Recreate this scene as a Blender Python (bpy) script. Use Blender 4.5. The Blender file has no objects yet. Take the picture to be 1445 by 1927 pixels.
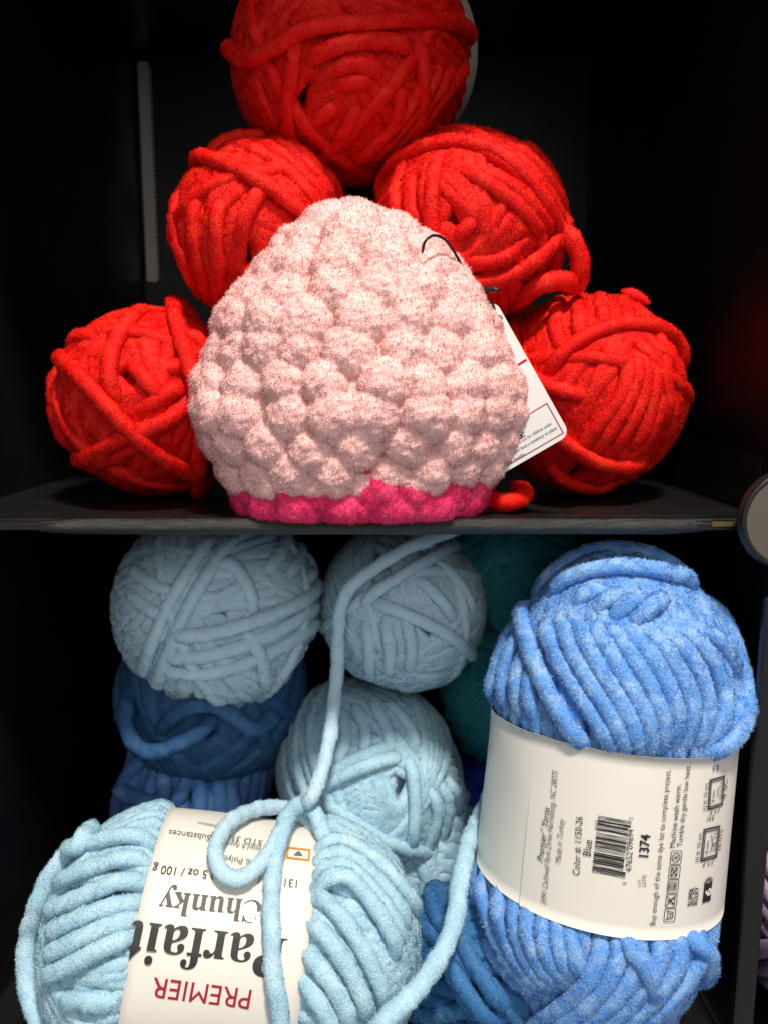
import bpy, math
import numpy as np
from mathutils import Vector

# ------------------------------------------------------------------ camera, world, lights
PITCH = math.radians(9.0); F = 1500.0; W0, H0 = 1445.0, 1927.0
CAM = np.array([0.0, -0.355, 0.060])
sc = bpy.context.scene
col = sc.collection
cd = bpy.data.cameras.new('camera'); cam = bpy.data.objects.new('camera', cd); col.objects.link(cam)
cam.location = CAM; cam.rotation_euler = (math.radians(90) - PITCH, 0, math.radians(0.0))
cd.sensor_fit = 'VERTICAL'; cd.sensor_height = 24.0; cd.lens = 24.0 * F / H0
cd.clip_start = 0.01; cd.clip_end = 50
cd.dof.use_dof = True; cd.dof.focus_distance = 0.36; cd.dof.aperture_fstop = 6.5
sc.camera = cam
sc.render.resolution_x = 767; sc.render.resolution_y = 1024
sc.view_settings.view_transform = 'Standard'; sc.view_settings.look = 'None'
sc.view_settings.exposure = 0.0; sc.view_settings.gamma = 1.0
wd = bpy.data.worlds.new('World'); sc.world = wd; wd.use_nodes = True
bg = wd.node_tree.nodes['Background']; bg.inputs[0].default_value = (0.86, 0.94, 1.0, 1); bg.inputs[1].default_value = 0.30

def area(name, loc, target, size, power, colr, sy=None):
    l = bpy.data.lights.new(name, 'AREA'); l.shape = 'RECTANGLE' if sy else 'SQUARE'
    l.size = size
    if sy: l.size_y = sy
    l.energy = power; l.color = colr
    o = bpy.data.objects.new(name, l); col.objects.link(o); o.location = loc
    o.rotation_euler = (Vector(target) - Vector(loc)).to_track_quat('-Z', 'Y').to_euler()
    return o
AZ, EL, LD = math.radians(14), math.radians(61), 1.5
tgt = Vector((0, 0.02, 0.0))
area('ceiling_spot', tgt + LD * Vector((math.sin(AZ) * math.cos(EL), -math.cos(AZ) * math.cos(EL), math.sin(EL))), tgt, 0.16, 30, (1.0, 0.93, 0.83))
area('front_fill', (0.35, -1.7, 0.75), (0, 0.05, 0), 0.9, 8, (1.0, 0.94, 0.88))  # broad soft fill added in front, standing in for the shop's many lights

# ------------------------------------------------------------------ helpers
RX = np.array([1.0, 0, 0]); FW = np.array([0, math.cos(PITCH), -math.sin(PITCH)]); UP = np.array([0, math.sin(PITCH), math.cos(PITCH)])
def ray(px, py):
    return RX * (px - W0 / 2) / F + UP * (H0 / 2 - py) / F + FW
def at(px, py, y):
    d = ray(px, py); return CAM + d * ((y - CAM[1]) / d[1])
def axial(p): return float(np.dot(p - CAM, FW))
def nrm(v): v = np.asarray(v, float); return v / (np.linalg.norm(v, axis=-1, keepdims=True) + 1e-12)

class Noise:
    def __init__(s, rng, scale, n=10):
        s.k = nrm(rng.normal(size=(n, 3))) * (2 * math.pi / scale) * rng.uniform(.6, 1.5, (n, 1)); s.ph = rng.uniform(0, 6.28, n); s.n = n
    def __call__(s, p):
        out = np.zeros(len(p))
        for i in range(s.n): out += np.sin(p @ s.k[i] + s.ph[i])
        return out / math.sqrt(s.n / 2) * .6

def tag(o, label=None, cat=None, group=None, kind=None):
    if label: o['label'] = label
    if cat: o['category'] = cat
    if group: o['group'] = group
    if kind: o['kind'] = kind
    return o
def empty(name, loc):
    o = bpy.data.objects.new(name, None); o.empty_display_size = .02; col.objects.link(o); o.location = loc; return o
def mesh_np(name, V, quads=None, tris=None, mat=None, parent=None, normals=None, tint=None, smooth=True):
    me = bpy.data.meshes.new(name)
    nq = 0 if quads is None else len(quads); nt = 0 if tris is None else len(tris)
    V = np.asarray(V, np.float32)
    me.vertices.add(len(V)); me.vertices.foreach_set('co', V.ravel())
    li = []
    if nq: li.append(np.asarray(quads).ravel())
    if nt: li.append(np.asarray(tris).ravel())
    li = np.concatenate(li).astype(np.int32)
    me.loops.add(len(li)); me.loops.foreach_set('vertex_index', li)
    me.polygons.add(nq + nt)
    st = np.concatenate([np.arange(nq) * 4, nq * 4 + np.arange(nt) * 3]).astype(np.int32)
    me.polygons.foreach_set('loop_start', st)
    me.polygons.foreach_set('use_smooth', np.full(nq + nt, smooth))
    me.update(calc_edges=True)
    if tint is not None:
        at_ = me.attributes.new('tint', 'FLOAT', 'POINT'); at_.data.foreach_set('value', np.asarray(tint, np.float32))
    if normals is not None:
        me.normals_split_custom_set_from_vertices(np.asarray(normals, np.float32))
    if mat: me.materials.append(mat)
    o = bpy.data.objects.new(name, me); col.objects.link(o)
    if parent is not None:
        o.parent = parent; o.matrix_parent_inverse = parent.matrix_world.inverted() if False else o.matrix_parent_inverse
        o.location = -Vector(parent.location) if parent.parent is None else (0, 0, 0)
    return o
# all meshes are written in world coordinates; a part is shifted back by its thing's location (things are only translated)

def quad_normals(V, Q):
    n = np.cross(V[Q[:, 2]] - V[Q[:, 0]], V[Q[:, 3]] - V[Q[:, 1]])
    return n
def vert_normals(V, Q):
    n = quad_normals(V, Q); N = np.zeros_like(V)
    for c in range(4):
        for k in range(3): N[:, k] += np.bincount(Q[:, c], n[:, k], len(V))
    return nrm(N)

def fuzz(V, Q, N, rng, density, length, width, lean_scale=.008, lean=.9, jitter=.35, cull_c=None, tint_amp=.25, clump=None):
    """short pile fibres standing on a surface: one narrow triangle each"""
    c = V[Q].mean(1); qn = quad_normals(V, Q); ar = np.linalg.norm(qn, axis=1) * .5; qn = nrm(qn)
    keep = (qn * nrm(CAM - c)).sum(1) > -.35
    if cull_c is not None: keep &= (qn * nrm(c - cull_c)).sum(1) > -.15
    ar = ar * keep
    n = rng.poisson(ar * density * 1e6)
    idx = np.repeat(np.arange(len(Q)), n); M = len(idx)
    if M == 0: return None
    s, t = rng.random((2, M, 1)); q = Q[idx]
    P = (V[q[:, 0]] * (1 - s) + V[q[:, 1]] * s) * (1 - t) + (V[q[:, 3]] * (1 - s) + V[q[:, 2]] * s) * t
    Nn = nrm((N[q[:, 0]] * (1 - s) + N[q[:, 1]] * s) * (1 - t) + (N[q[:, 3]] * (1 - s) + N[q[:, 2]] * s) * t)
    f = [Noise(rng, lean_scale) for _ in range(3)]; g = [Noise(rng, lean_scale * .35) for _ in range(3)]
    L = np.stack([f[i](P) + .6 * g[i](P) for i in range(3)], 1)
    L -= (L * Nn).sum(1, keepdims=True) * Nn
    Lh = nrm(L); lm = np.clip(np.linalg.norm(L, axis=1, keepdims=True), .35, 1.6)
    D = nrm(.62 * Nn + lean * Lh * lm + jitter * rng.normal(size=(M, 3)))
    ln = length * rng.uniform(.55, 1.3, (M, 1))
    sd = nrm(nrm(np.cross(D, Nn)) + .35 * rng.normal(size=(M, 3))); G = nrm(np.cross(sd, D)); fl = np.where((G * Nn).sum(1, keepdims=True) < 0, -1.0, 1.0); G = G * fl; sd = sd * fl
    side = sd * width * rng.uniform(.7, 1.3, (M, 1)) * .5
    b = P - Nn * length * .25
    FV = np.stack([b - side, b + side, P + D * ln], 1).reshape(-1, 3)
    nb = nrm(.85 * Nn + .35 * G); nt = nrm(.7 * Nn + .5 * G)
    FN = np.stack([nb, nb, nt], 1).reshape(-1, 3)
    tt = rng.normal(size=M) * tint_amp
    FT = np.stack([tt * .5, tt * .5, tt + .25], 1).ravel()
    T = np.arange(M * 3).reshape(-1, 3)
    return FV, T, FN, FT

def fuzzy_object(name, V, Q, mat, parent, rng, cull_c=None, **kw):
    N = vert_normals(V, Q)
    r = fuzz(V, Q, N, rng, cull_c=cull_c, **kw)
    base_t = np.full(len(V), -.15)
    if r is None: return mesh_np(name, V, Q, None, mat, parent, N, base_t)
    FV, T, FN, FT = r
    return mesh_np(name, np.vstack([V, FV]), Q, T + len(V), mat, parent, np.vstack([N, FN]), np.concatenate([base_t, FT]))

# ------------------------------------------------------------------ materials
def nodes(m): return m.node_tree.nodes, m.node_tree.links
def mat_yarn(name, c, c2=None, sheen=.35, rough=.62, amp=1.0, patch=.4, spec=.35):
    m = bpy.data.materials.new(name); m.use_nodes = True; n, l = nodes(m); b = n['Principled BSDF']
    a = n.new('ShaderNodeAttribute'); a.attribute_name = 'tint'
    c2 = c2 or tuple(min(1, x * 1.25 + .02) for x in c)
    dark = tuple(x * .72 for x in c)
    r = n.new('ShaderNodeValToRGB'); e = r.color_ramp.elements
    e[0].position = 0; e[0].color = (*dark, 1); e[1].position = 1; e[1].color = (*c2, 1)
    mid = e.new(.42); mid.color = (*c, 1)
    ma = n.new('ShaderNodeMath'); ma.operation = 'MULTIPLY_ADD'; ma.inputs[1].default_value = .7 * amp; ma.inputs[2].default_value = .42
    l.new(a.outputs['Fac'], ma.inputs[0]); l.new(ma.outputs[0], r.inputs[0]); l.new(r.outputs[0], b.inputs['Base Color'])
    b.inputs['Roughness'].default_value = rough; b.inputs['Specular IOR Level'].default_value = spec
    b.inputs['Sheen Weight'].default_value = sheen; b.inputs['Sheen Roughness'].default_value = .4
    b.inputs['Sheen Tint'].default_value = (*c2, 1)
    # pile patches that catch light are painted in as paler colour and stronger sheen; fine grain of the cut fibre ends
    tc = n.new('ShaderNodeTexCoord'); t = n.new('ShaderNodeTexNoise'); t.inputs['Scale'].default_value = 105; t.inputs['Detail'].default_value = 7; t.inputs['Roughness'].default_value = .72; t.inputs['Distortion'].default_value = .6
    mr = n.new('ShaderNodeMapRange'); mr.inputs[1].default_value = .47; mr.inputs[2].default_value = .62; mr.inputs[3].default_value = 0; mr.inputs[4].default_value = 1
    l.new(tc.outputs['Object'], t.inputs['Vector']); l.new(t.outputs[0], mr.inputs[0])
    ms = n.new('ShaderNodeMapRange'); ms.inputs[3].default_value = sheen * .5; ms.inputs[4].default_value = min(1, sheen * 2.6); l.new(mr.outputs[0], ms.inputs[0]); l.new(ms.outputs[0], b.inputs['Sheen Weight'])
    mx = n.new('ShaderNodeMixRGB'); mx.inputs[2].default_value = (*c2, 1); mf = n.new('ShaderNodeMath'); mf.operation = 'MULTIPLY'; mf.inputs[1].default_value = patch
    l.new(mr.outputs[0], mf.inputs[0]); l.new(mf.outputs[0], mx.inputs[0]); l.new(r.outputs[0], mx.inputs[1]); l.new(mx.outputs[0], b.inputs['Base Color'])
    t2 = n.new('ShaderNodeTexNoise'); t2.inputs['Scale'].default_value = 1100; t2.inputs['Detail'].default_value = 3; l.new(tc.outputs['Object'], t2.inputs['Vector'])
    ad = n.new('ShaderNodeMath'); ad.operation = 'MULTIPLY_ADD'; ad.inputs[1].default_value = .8; l.new(t.outputs[0], ad.inputs[0]); l.new(t2.outputs[0], ad.inputs[2])
    bp = n.new('ShaderNodeBump'); bp.inputs['Strength'].default_value = .55; bp.inputs['Distance'].default_value = .0012; l.new(ad.outputs[0], bp.inputs['Height']); l.new(bp.outputs[0], b.inputs['Normal'])
    return m
def mat_plain(name, c, rough=.5, spec=.5, bump=0, bscale=200, metal=0, coat=0, vary=0, vscale=20):
    m = bpy.data.materials.new(name); m.use_nodes = True; n, l = nodes(m); b = n['Principled BSDF']
    b.inputs['Base Color'].default_value = (*c, 1); b.inputs['Roughness'].default_value = rough
    b.inputs['Specular IOR Level'].default_value = spec; b.inputs['Metallic'].default_value = metal; b.inputs['Coat Weight'].default_value = coat
    tc = n.new('ShaderNodeTexCoord')
    if bump:
        t = n.new('ShaderNodeTexNoise'); t.inputs['Scale'].default_value = bscale; t.inputs['Detail'].default_value = 3
        bp = n.new('ShaderNodeBump'); bp.inputs['Strength'].default_value = bump; bp.inputs['Distance'].default_value = .001
        l.new(tc.outputs['Object'], t.inputs['Vector']); l.new(t.outputs[0], bp.inputs['Height']); l.new(bp.outputs[0], b.inputs['Normal'])
    if vary:
        t = n.new('ShaderNodeTexNoise'); t.inputs['Scale'].default_value = vscale; t.inputs['Detail'].default_value = 5
        mr = n.new('ShaderNodeMapRange'); mr.inputs[1].default_value = .3; mr.inputs[2].default_value = .7
        mr.inputs[3].default_value = rough - vary; mr.inputs[4].default_value = rough + vary
        l.new(tc.outputs['Object'], t.inputs['Vector']); l.new(t.outputs[0], mr.inputs[0]); l.new(mr.outputs[0], b.inputs['Roughness'])
    return m
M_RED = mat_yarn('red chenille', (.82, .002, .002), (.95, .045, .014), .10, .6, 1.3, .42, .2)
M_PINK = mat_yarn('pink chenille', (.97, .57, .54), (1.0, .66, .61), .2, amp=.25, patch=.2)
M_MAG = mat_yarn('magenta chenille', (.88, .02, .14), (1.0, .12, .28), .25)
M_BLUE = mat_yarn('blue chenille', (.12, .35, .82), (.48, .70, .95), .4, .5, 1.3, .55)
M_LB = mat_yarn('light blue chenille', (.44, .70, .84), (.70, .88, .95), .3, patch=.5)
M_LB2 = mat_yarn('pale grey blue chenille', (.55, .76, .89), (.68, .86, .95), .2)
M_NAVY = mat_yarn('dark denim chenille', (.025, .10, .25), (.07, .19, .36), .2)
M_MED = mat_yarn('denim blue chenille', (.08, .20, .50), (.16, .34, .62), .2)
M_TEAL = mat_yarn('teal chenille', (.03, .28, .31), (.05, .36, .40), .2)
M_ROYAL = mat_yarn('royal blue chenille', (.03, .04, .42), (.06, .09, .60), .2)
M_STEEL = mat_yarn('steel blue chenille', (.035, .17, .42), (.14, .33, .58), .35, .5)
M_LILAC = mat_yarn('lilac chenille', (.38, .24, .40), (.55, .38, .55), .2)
M_PAPER = mat_plain('label paper', (.84, .79, .71), .42, .4, .5, 28)
M_CARD = mat_plain('tag card', (.80, .79, .78), .35, .5)
M_INK = mat_plain('black ink', (.015, .015, .016), .4)
M_INKG = mat_plain('grey ink', (.16, .16, .165), .4)
M_INKR = mat_plain('red ink', (.42, .01, .03), .4)
M_INKO = mat_plain('orange ink', (.80, .30, .02), .4)
M_INKF = mat_plain('bronze foil ink', (.07, .055, .05), .5, .4)
M_BLACK = mat_plain('black plastic panel', (.005, .005, .005), .42, .32, .15, 300, vary=.12, vscale=14)
M_SHELF = mat_plain('black shelf plastic', (.012, .011, .011), .28, .5, .10, 260, vary=.10, vscale=30)
M_LIP = mat_plain('pebbled black coating', (.010, .010, .009), .17, .7, .9, 1500)
M_CONN = mat_plain('black connector plastic', (.012, .010, .010), .35, .5)
M_DISC = mat_plain('taupe connector cap', (.105, .092, .072), .55, .4, .05, 400)
M_GREY = mat_plain('lit gap grey', (.42, .39, .36), .6)
M_GOLD = mat_plain('yellow tape', (.10, .075, .02), .4)
M_CORD = mat_plain('black cord', (.012, .012, .012), .5, .4, .5, 900)
M_METAL = mat_plain('steel crimp', (.7, .7, .7), .3, .5, metal=1)

# ------------------------------------------------------------------ yarn
def resample(P, step, closed):
    P = np.asarray(P, float)
    if closed: P = np.vstack([P, P[:1]])
    d = np.concatenate([[0], np.cumsum(np.linalg.norm(np.diff(P, axis=0), axis=1))])
    n = max(4, int(d[-1] / step)); s = np.linspace(0, d[-1], n + 1)
    if closed: s = s[:-1]
    return np.stack([np.interp(s, d, P[:, k]) for k in range(P.shape[1])], 1)
def catmull(P, sub=8):
    P = np.asarray(P, float); Q = np.vstack([2 * P[0] - P[1], P, 2 * P[-1] - P[-2]]); out = []
    for i in range(1, len(Q) - 2):
        for t in np.linspace(0, 1, sub, endpoint=False):
            a, b, c, d = Q[i - 1], Q[i], Q[i + 1], Q[i + 2]
            out.append(.5 * ((2 * b) + (c - a) * t + (2 * a - 5 * b + 4 * c - d) * t * t + (3 * b - a - 3 * c + d) * t ** 3))
    out.append(P[-1]); return np.array(out)

def tube(P, Nrm, r, closed, rng, noise, sides=12, flat=.9, amp=.09, cap=True):
    """round strand mesh along P; Nrm = outward direction"""
    K = len(P)
    if closed: T = nrm(np.roll(P, -1, 0) - np.roll(P, 1, 0))
    else: T = nrm(np.gradient(P, axis=0))
    B = nrm(np.cross(T, Nrm)); N = np.cross(B, T)
    th = np.linspace(0, 2 * math.pi, sides, endpoint=False)
    rr = np.full(K, r)
    if not closed:
        e = np.minimum(np.arange(K), np.arange(K)[::-1]) / 3.0
        rr = rr * np.sqrt(np.clip(1 - (1 - np.clip(e, 0, 1)) ** 2, .04, 1))
    ring = P[:, None] + rr[:, None, None] * (B[:, None] * np.cos(th)[None, :, None] * 1.06 + N[:, None] * np.sin(th)[None, :, None] * flat)
    V = ring.reshape(-1, 3); c = np.repeat(P, sides, 0)
    V = c + (V - c) * (1 + amp * noise(V))[:, None]
    kk = np.arange(K if closed else K - 1)[:, None]; j = np.arange(sides)[None]
    k2 = (kk + 1) % K; j2 = (j + 1) % sides
    Q = np.stack([kk * sides + j, k2 * sides + j, k2 * sides + j2, kk * sides + j2], -1).reshape(-1, 4)
    return V, Q

class Skein:
    def __init__(s, px, py, y, rpx, b, pole=None, axis=None, seed=1, r=.0042, p=2.3, a=None, flatz=1.0):
        s.C = at(px, py, y) if not isinstance(px, tuple) else np.array(px, float)
        s.a = a if a else rpx * axial(s.C) / F - 4.0 * r
        s.b = b; s.p = p; s.r = r; s.rng = np.random.default_rng(seed)
        if pole is not None: axis = nrm(at(pole[0], pole[1], y - b * .9) - s.C)
        s.A = nrm(np.array(axis, float))
        t = np.array([0, -1.0, 0]) if abs(s.A[1]) < .8 else np.array([0, 0, 1.0])
        s.e1 = nrm(t - np.dot(t, s.A) * s.A); s.e2 = np.cross(s.A, s.e1)
        s.R = np.stack([s.e1, s.e2, s.A], 1)      # local->world
        s.B = np.zeros((0, 3)); s.H = np.zeros(0); s.strands = []; s.band = None
    def base(s, u):
        k = ((u[:, 0] ** 2 + u[:, 1] ** 2) ** (s.p / 2) + np.abs(u[:, 2]) ** s.p) ** (-1 / s.p)
        P = u * k[:, None] * np.array([s.a, s.a, s.b])
        if s.band:
            lo, hi, w = s.band
            m = 1 / (1 + np.exp(-(P[:, 2] - lo + .004) / .003)) * 1 / (1 + np.exp((P[:, 2] - hi - .004) / .003))
            rad = np.linalg.norm(P[:, :2], axis=1); tgt_ = np.minimum(rad, w)
            P[:, :2] *= ((1 - m) + m * tgt_ / (rad + 1e-9))[:, None]
        N = nrm(u / np.array([s.a, s.a, s.b])); return P, N
    def add(s, u, closed, r=None, hmin=0.0, cap=3.0, lift=0.0, ends=True):
        r = r or s.r; u = nrm(resample(u, .55 * s.r / s.a, closed)); P, N = s.base(u); K = len(P)
        req = np.full(K, hmin)
        if len(s.B):
            c = .84 * (r + s.r); d2 = ((P[:, None] - s.B[None]) ** 2).sum(-1)
            cand = np.where(d2 < c * c, s.H[None] + np.sqrt(np.maximum(c * c - d2, 0)) * .95, -1)
            req = np.maximum(req, cand.max(1))
        cp = cap * s.r; req = np.where(req > cp * .6, cp * .6 + (cp * .4) * np.tanh((req - cp * .6) / (cp * .4)), req)
        h = req.copy()
        for it in range(10):
            if closed: hs = (np.roll(h, 1) + np.roll(h, -1) + h) / 3
            else: g = np.concatenate([h[:1], h, h[-1:]]); hs = (g[:-2] + g[2:] + h) / 3
            h = np.maximum(hs, req - .15 * r)
        for it in range(3):
            if closed: h = (np.roll(h, 1) + np.roll(h, -1) + h) / 3
            else: g = np.concatenate([h[:1], h, h[-1:]]); h = (g[:-2] + g[2:] + h) / 3
        h = h + lift
        if not closed and ends:
            e = np.clip(np.minimum(np.arange(K), np.arange(K)[::-1]) / 5.0, 0, 1); h = h - (1 - e) ** 1.5 * 2.2 * r
        s.B = np.vstack([s.B, P]); s.H = np.concatenate([s.H, h])
        s.strands.append((P + N * h[:, None], N, r, closed))
    def loop(s, phi, alpha, wob=.03, off=0.0, **k):
        n = np.array([math.cos(phi) * math.cos(alpha), math.sin(phi) * math.cos(alpha), math.sin(alpha)])
        a1 = nrm(np.cross(n, [0.13, .2, 1.0])); a2 = np.cross(n, a1)
        t = np.linspace(0, 2 * math.pi, 90, endpoint=False)
        w = sum(wob * s.rng.normal() * np.sin(m * t + s.rng.uniform(0, 6.28)) / m for m in (1, 2, 3, 4)) + off
        u = nrm(np.cos(t)[:, None] * a1 + np.sin(t)[:, None] * a2 + w[:, None] * n)
        s.add(u, True, **k)
    def wind(s, layers=((.07, 0, 1), (.34, math.pi, 1)), groups=5, singles=3, spacing=1.7, galpha=(.15, .75), wob=.02):
        n = int(math.pi * s.a / (spacing * s.r)); ph0 = s.rng.uniform(0, 6.28)
        for al, st, frac in layers:
            for i in range(int(n * frac)):
                s.loop(ph0 + st + math.pi * i / n, al + s.rng.normal() * .02, wob, cap=2.2)
        for g in range(groups):
            al = s.rng.uniform(*galpha) * s.rng.choice([-1, 1]); ph = s.rng.uniform(0, 6.28); m = s.rng.integers(3, 7)
            for i in range(m): s.loop(ph + i * spacing * s.r / s.a, al + s.rng.normal() * .015, wob, cap=2.7)
        for g in range(singles): s.loop(s.rng.uniform(0, 6.28), s.rng.uniform(.2, .9) * s.rng.choice([-1, 1]), .05, cap=3.2)
    # photograph-space tracing on to the real surface
    def hit(s, px, py, grow=2.6):
        o = (CAM - s.C) @ s.R; d = ray(px, py) @ s.R
        lo, best = None, None
        ts = np.linspace(.15, .9, 1500); X = o + ts[:, None] * d; g = s.r * grow
        f = (np.linalg.norm(X[:, :2], axis=1) / (s.a + g)) ** s.p + (np.abs(X[:, 2]) / (s.b + g)) ** s.p
        i = np.argmax(f < 1) if (f < 1).any() else np.argmin(f)
        x = X[i]; return nrm(x / np.array([s.a, s.a, s.b]))
    def trace(s, pts, r=None, lift=0.0, cap=3.6, ends=True):
        c = catmull(np.array(pts, float)[:, :2], 10)
        u = np.array([s.hit(x, y) for x, y in c[::2]])
        for _ in range(2): u[1:-1] = (u[:-2] + u[1:-1] + u[2:]) / 3
        s.add(u, False, r=r, lift=lift, cap=cap, ends=ends)
    def series(s, A, B, n, **k):
        A = catmull(A, 6); B = catmull(B, 6); A = resample(A, np.linalg.norm(np.diff(A, axis=0), axis=1).sum() / 8.001, False)[:9]; B = resample(B, np.linalg.norm(np.diff(B, axis=0), axis=1).sum() / 8.001, False)[:9]
        for i in range(n):
            t = i / (n - 1); s.trace(A * (1 - t) + B * t, **k)
    def band_pt(s, sx, th, Rb): return s.C + s.A * sx + (s.e1 * math.cos(th) + s.e2 * math.sin(th)) * Rb
    def band_hit(s, px, py, Rb):
        o = (CAM - s.C) @ s.R; d = ray(px, py) @ s.R
        a = d[0] ** 2 + d[1] ** 2; b = o[0] * d[0] + o[1] * d[1]; c = o[0] ** 2 + o[1] ** 2 - Rb ** 2; D = max(b * b - a * c, 0)
        t = (-b - math.sqrt(D)) / a; x = o + t * d; return x[2], -math.atan2(x[1], x[0]) * Rb
    def build(s, name, mat, parent, density=3.2, length=.0010, width=.00042, sides=12, amp=.08, lean=.85, core=True, lean_scale=.007, tint_amp=.18):
        rng = s.rng; nz = Noise(rng, .006); Vs, Qs = [], []; o = 0
        if core:
            nu, nv = 40, 24; th = np.linspace(0, 2 * math.pi, nu, endpoint=False); ph = np.linspace(-math.pi / 2 + .01, math.pi / 2 - .01, nv)
            u = np.stack([np.outer(np.cos(ph), np.cos(th)), np.outer(np.cos(ph), np.sin(th)), np.outer(np.sin(ph), np.ones(nu))], -1).reshape(-1, 3)
            P, N = s.base(u); V = P - N * s.r * .9
            i = np.arange(nv - 1)[:, None]; j = np.arange(nu)[None]; j2 = (j + 1) % nu
            Vs.append(V); Qs.append(np.stack([i * nu + j, i * nu + j2, (i + 1) * nu + j2, (i + 1) * nu + j], -1).reshape(-1, 4)); o = len(V)
        for P, N, r, closed in s.strands:
            V, Q = tube(P, N, r, closed, rng, nz, sides, .92, amp); Vs.append(V); Qs.append(Q + o); o += len(V)
        V = np.vstack(Vs) @ s.R.T + s.C; Q = np.vstack(Qs)
        ob = fuzzy_object(name, V, Q, mat, parent, rng, cull_c=s.C, density=density, length=length, width=width, lean=lean, lean_scale=lean_scale, tint_amp=tint_amp)
        s.V = V
        return ob

def free_strand(name, pts, r, mat, parent, seed=5, density=3.2, length=.0010, width=.00042, frame=None):
    """a loose length of yarn through 3-D points"""
    rng = np.random.default_rng(seed); P = catmull(pts, 10); P = resample(P, r * .5, False)
    for _ in range(4): P[1:-1] = (P[:-2] + 2 * P[1:-1] + P[2:]) / 4
    T = nrm(np.gradient(P, axis=0)); n0 = nrm(CAM - P)
    V, Q = tube(P, n0, r, False, rng, Noise(rng, .011), 14, .92, .11)
    return fuzzy_object(name, V, Q, mat, parent, rng, density=density, length=length, width=width)

# ------------------------------------------------------------------ lettering
def text_tris(s, italic=0.0, bold=0.0, track=1.0):
    cu = bpy.data.curves.new('t', 'FONT'); cu.body = s; cu.size = 1; cu.shear = italic; cu.offset = bold; cu.space_character = track; cu.resolution_u = 3
    o = bpy.data.objects.new('t', cu); col.objects.link(o)
    dg = bpy.context.evaluated_depsgraph_get(); dg.update(); me = o.evaluated_get(dg).to_mesh(); me.calc_loop_triangles()
    V = np.array([v.co[:2] for v in me.vertices]) if len(me.vertices) else np.zeros((0, 2)); T = np.array([t.vertices[:] for t in me.loop_triangles])
    bpy.data.objects.remove(o); bpy.data.curves.remove(cu); return V, T
class Printer:
    """prints flat artwork on to a surface map (s,t)->3-D; px anchors come through `inv`"""
    def __init__(s, mp, inv): s.mp = mp; s.inv = inv; s.b = {}
    def put(s, V2, T, mat, lift=.00018):
        if len(V2) == 0: return
        d = s.b.setdefault(mat, [[], [], 0]); X = np.array([s.mp(a, b, lift) for a, b in V2]); d[0].append(X); d[1].append(T + d[2]); d[2] += len(X)
    def text(s, st, p0, p1, mat, italic=0, bold=0, h=None, track=1.0, flip=False, lift=.00018):
        """baseline from pixel p0 to pixel p1 (start and end of the string); h = glyph height scale relative to width fit"""
        V, T = text_tris(st, italic, bold, track)
        if not len(V): return
        a = np.array(s.inv(*p0)); b = np.array(s.inv(*p1)); L = np.linalg.norm(b - a); ex = (b - a) / L; ey = np.array([-ex[1], ex[0]]) * (-1 if flip else 1)
        x0, x1 = V[:, 0].min(), V[:, 0].max(); k = L / (x1 - x0); ky = k if h is None else k * h
        s.put(a + (V[:, :1] - x0) * k * ex + V[:, 1:2] * ky * ey, T, mat, lift)
    def frame(s, p0, p1, hh):
        a = np.array(s.inv(*p0)); b = np.array(s.inv(*p1)); L = np.linalg.norm(b - a); ex = (b - a) / L; return a, L, ex, np.array([-ex[1], ex[0]])
    def poly(s, fr, pts, mat, lift=.00018):
        a, L, ex, ey = fr; P = np.array(pts, float); X = a + P[:, :1] * L * ex + P[:, 1:2] * L * ey
        s.put(X, np.array([[0, i, i + 1] for i in range(1, len(P) - 1)]), mat, lift)
    def line(s, fr, pts, w, mat, closed=False, lift=.00018):
        P = [np.array(p, float) for p in pts]
        if closed: P.append(P[0])
        for p, q in zip(P[:-1], P[1:]):
            d = (q - p) / (np.linalg.norm(q - p) + 1e-9); n = np.array([-d[1], d[0]]) * w / 2; e = d * w / 2
            s.poly(fr, [p - n - e, q - n + e, q + n + e, p + n - e], mat, lift)
    def done(s, parent, names=None):
        for m, (X, T, _) in s.b.items():
            o = mesh_np('printed_text', np.vstack(X), None, np.vstack(T), m, None, smooth=False)
            o.parent = parent; o.location = (0, 0, 0) if parent.parent else -Vector(parent.location)
def fix_child(o, thing):       # sub-part written in world coordinates below a part that is already shifted
    o.location = (0, 0, 0)
def arc(cx, cy, r, a0=0, a1=2 * math.pi, n=16, sx=1, sy=1): return [(cx + r * sx * math.cos(a0 + (a1 - a0) * i / n), cy + r * sy * math.sin(a0 + (a1 - a0) * i / n)) for i in range(n + 1)]

def bm_box(lo, hi, bev=0):
    import bmesh
    bm = bmesh.new(); bmesh.ops.create_cube(bm, size=1)
    for v in bm.verts: v.co = Vector([lo[i] + (v.co[i] + .5) * (hi[i] - lo[i]) for i in range(3)])
    if bev: bmesh.ops.bevel(bm, geom=bm.edges[:], offset=bev, segments=3, affect='EDGES', profile=.5)
    return bm
def bm_obj(name, bm, mat, parent=None, smooth=False):
    me = bpy.data.meshes.new(name); bm.normal_update(); bm.to_mesh(me); bm.free(); me.materials.append(mat)
    if smooth:
        for p in me.polygons: p.use_smooth = True
    o = bpy.data.objects.new(name, me); col.objects.link(o)
    if parent is not None:
        o.parent = parent; o.location = -Vector(parent.location) if parent.parent is None else (0, 0, 0)
    return o

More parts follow.
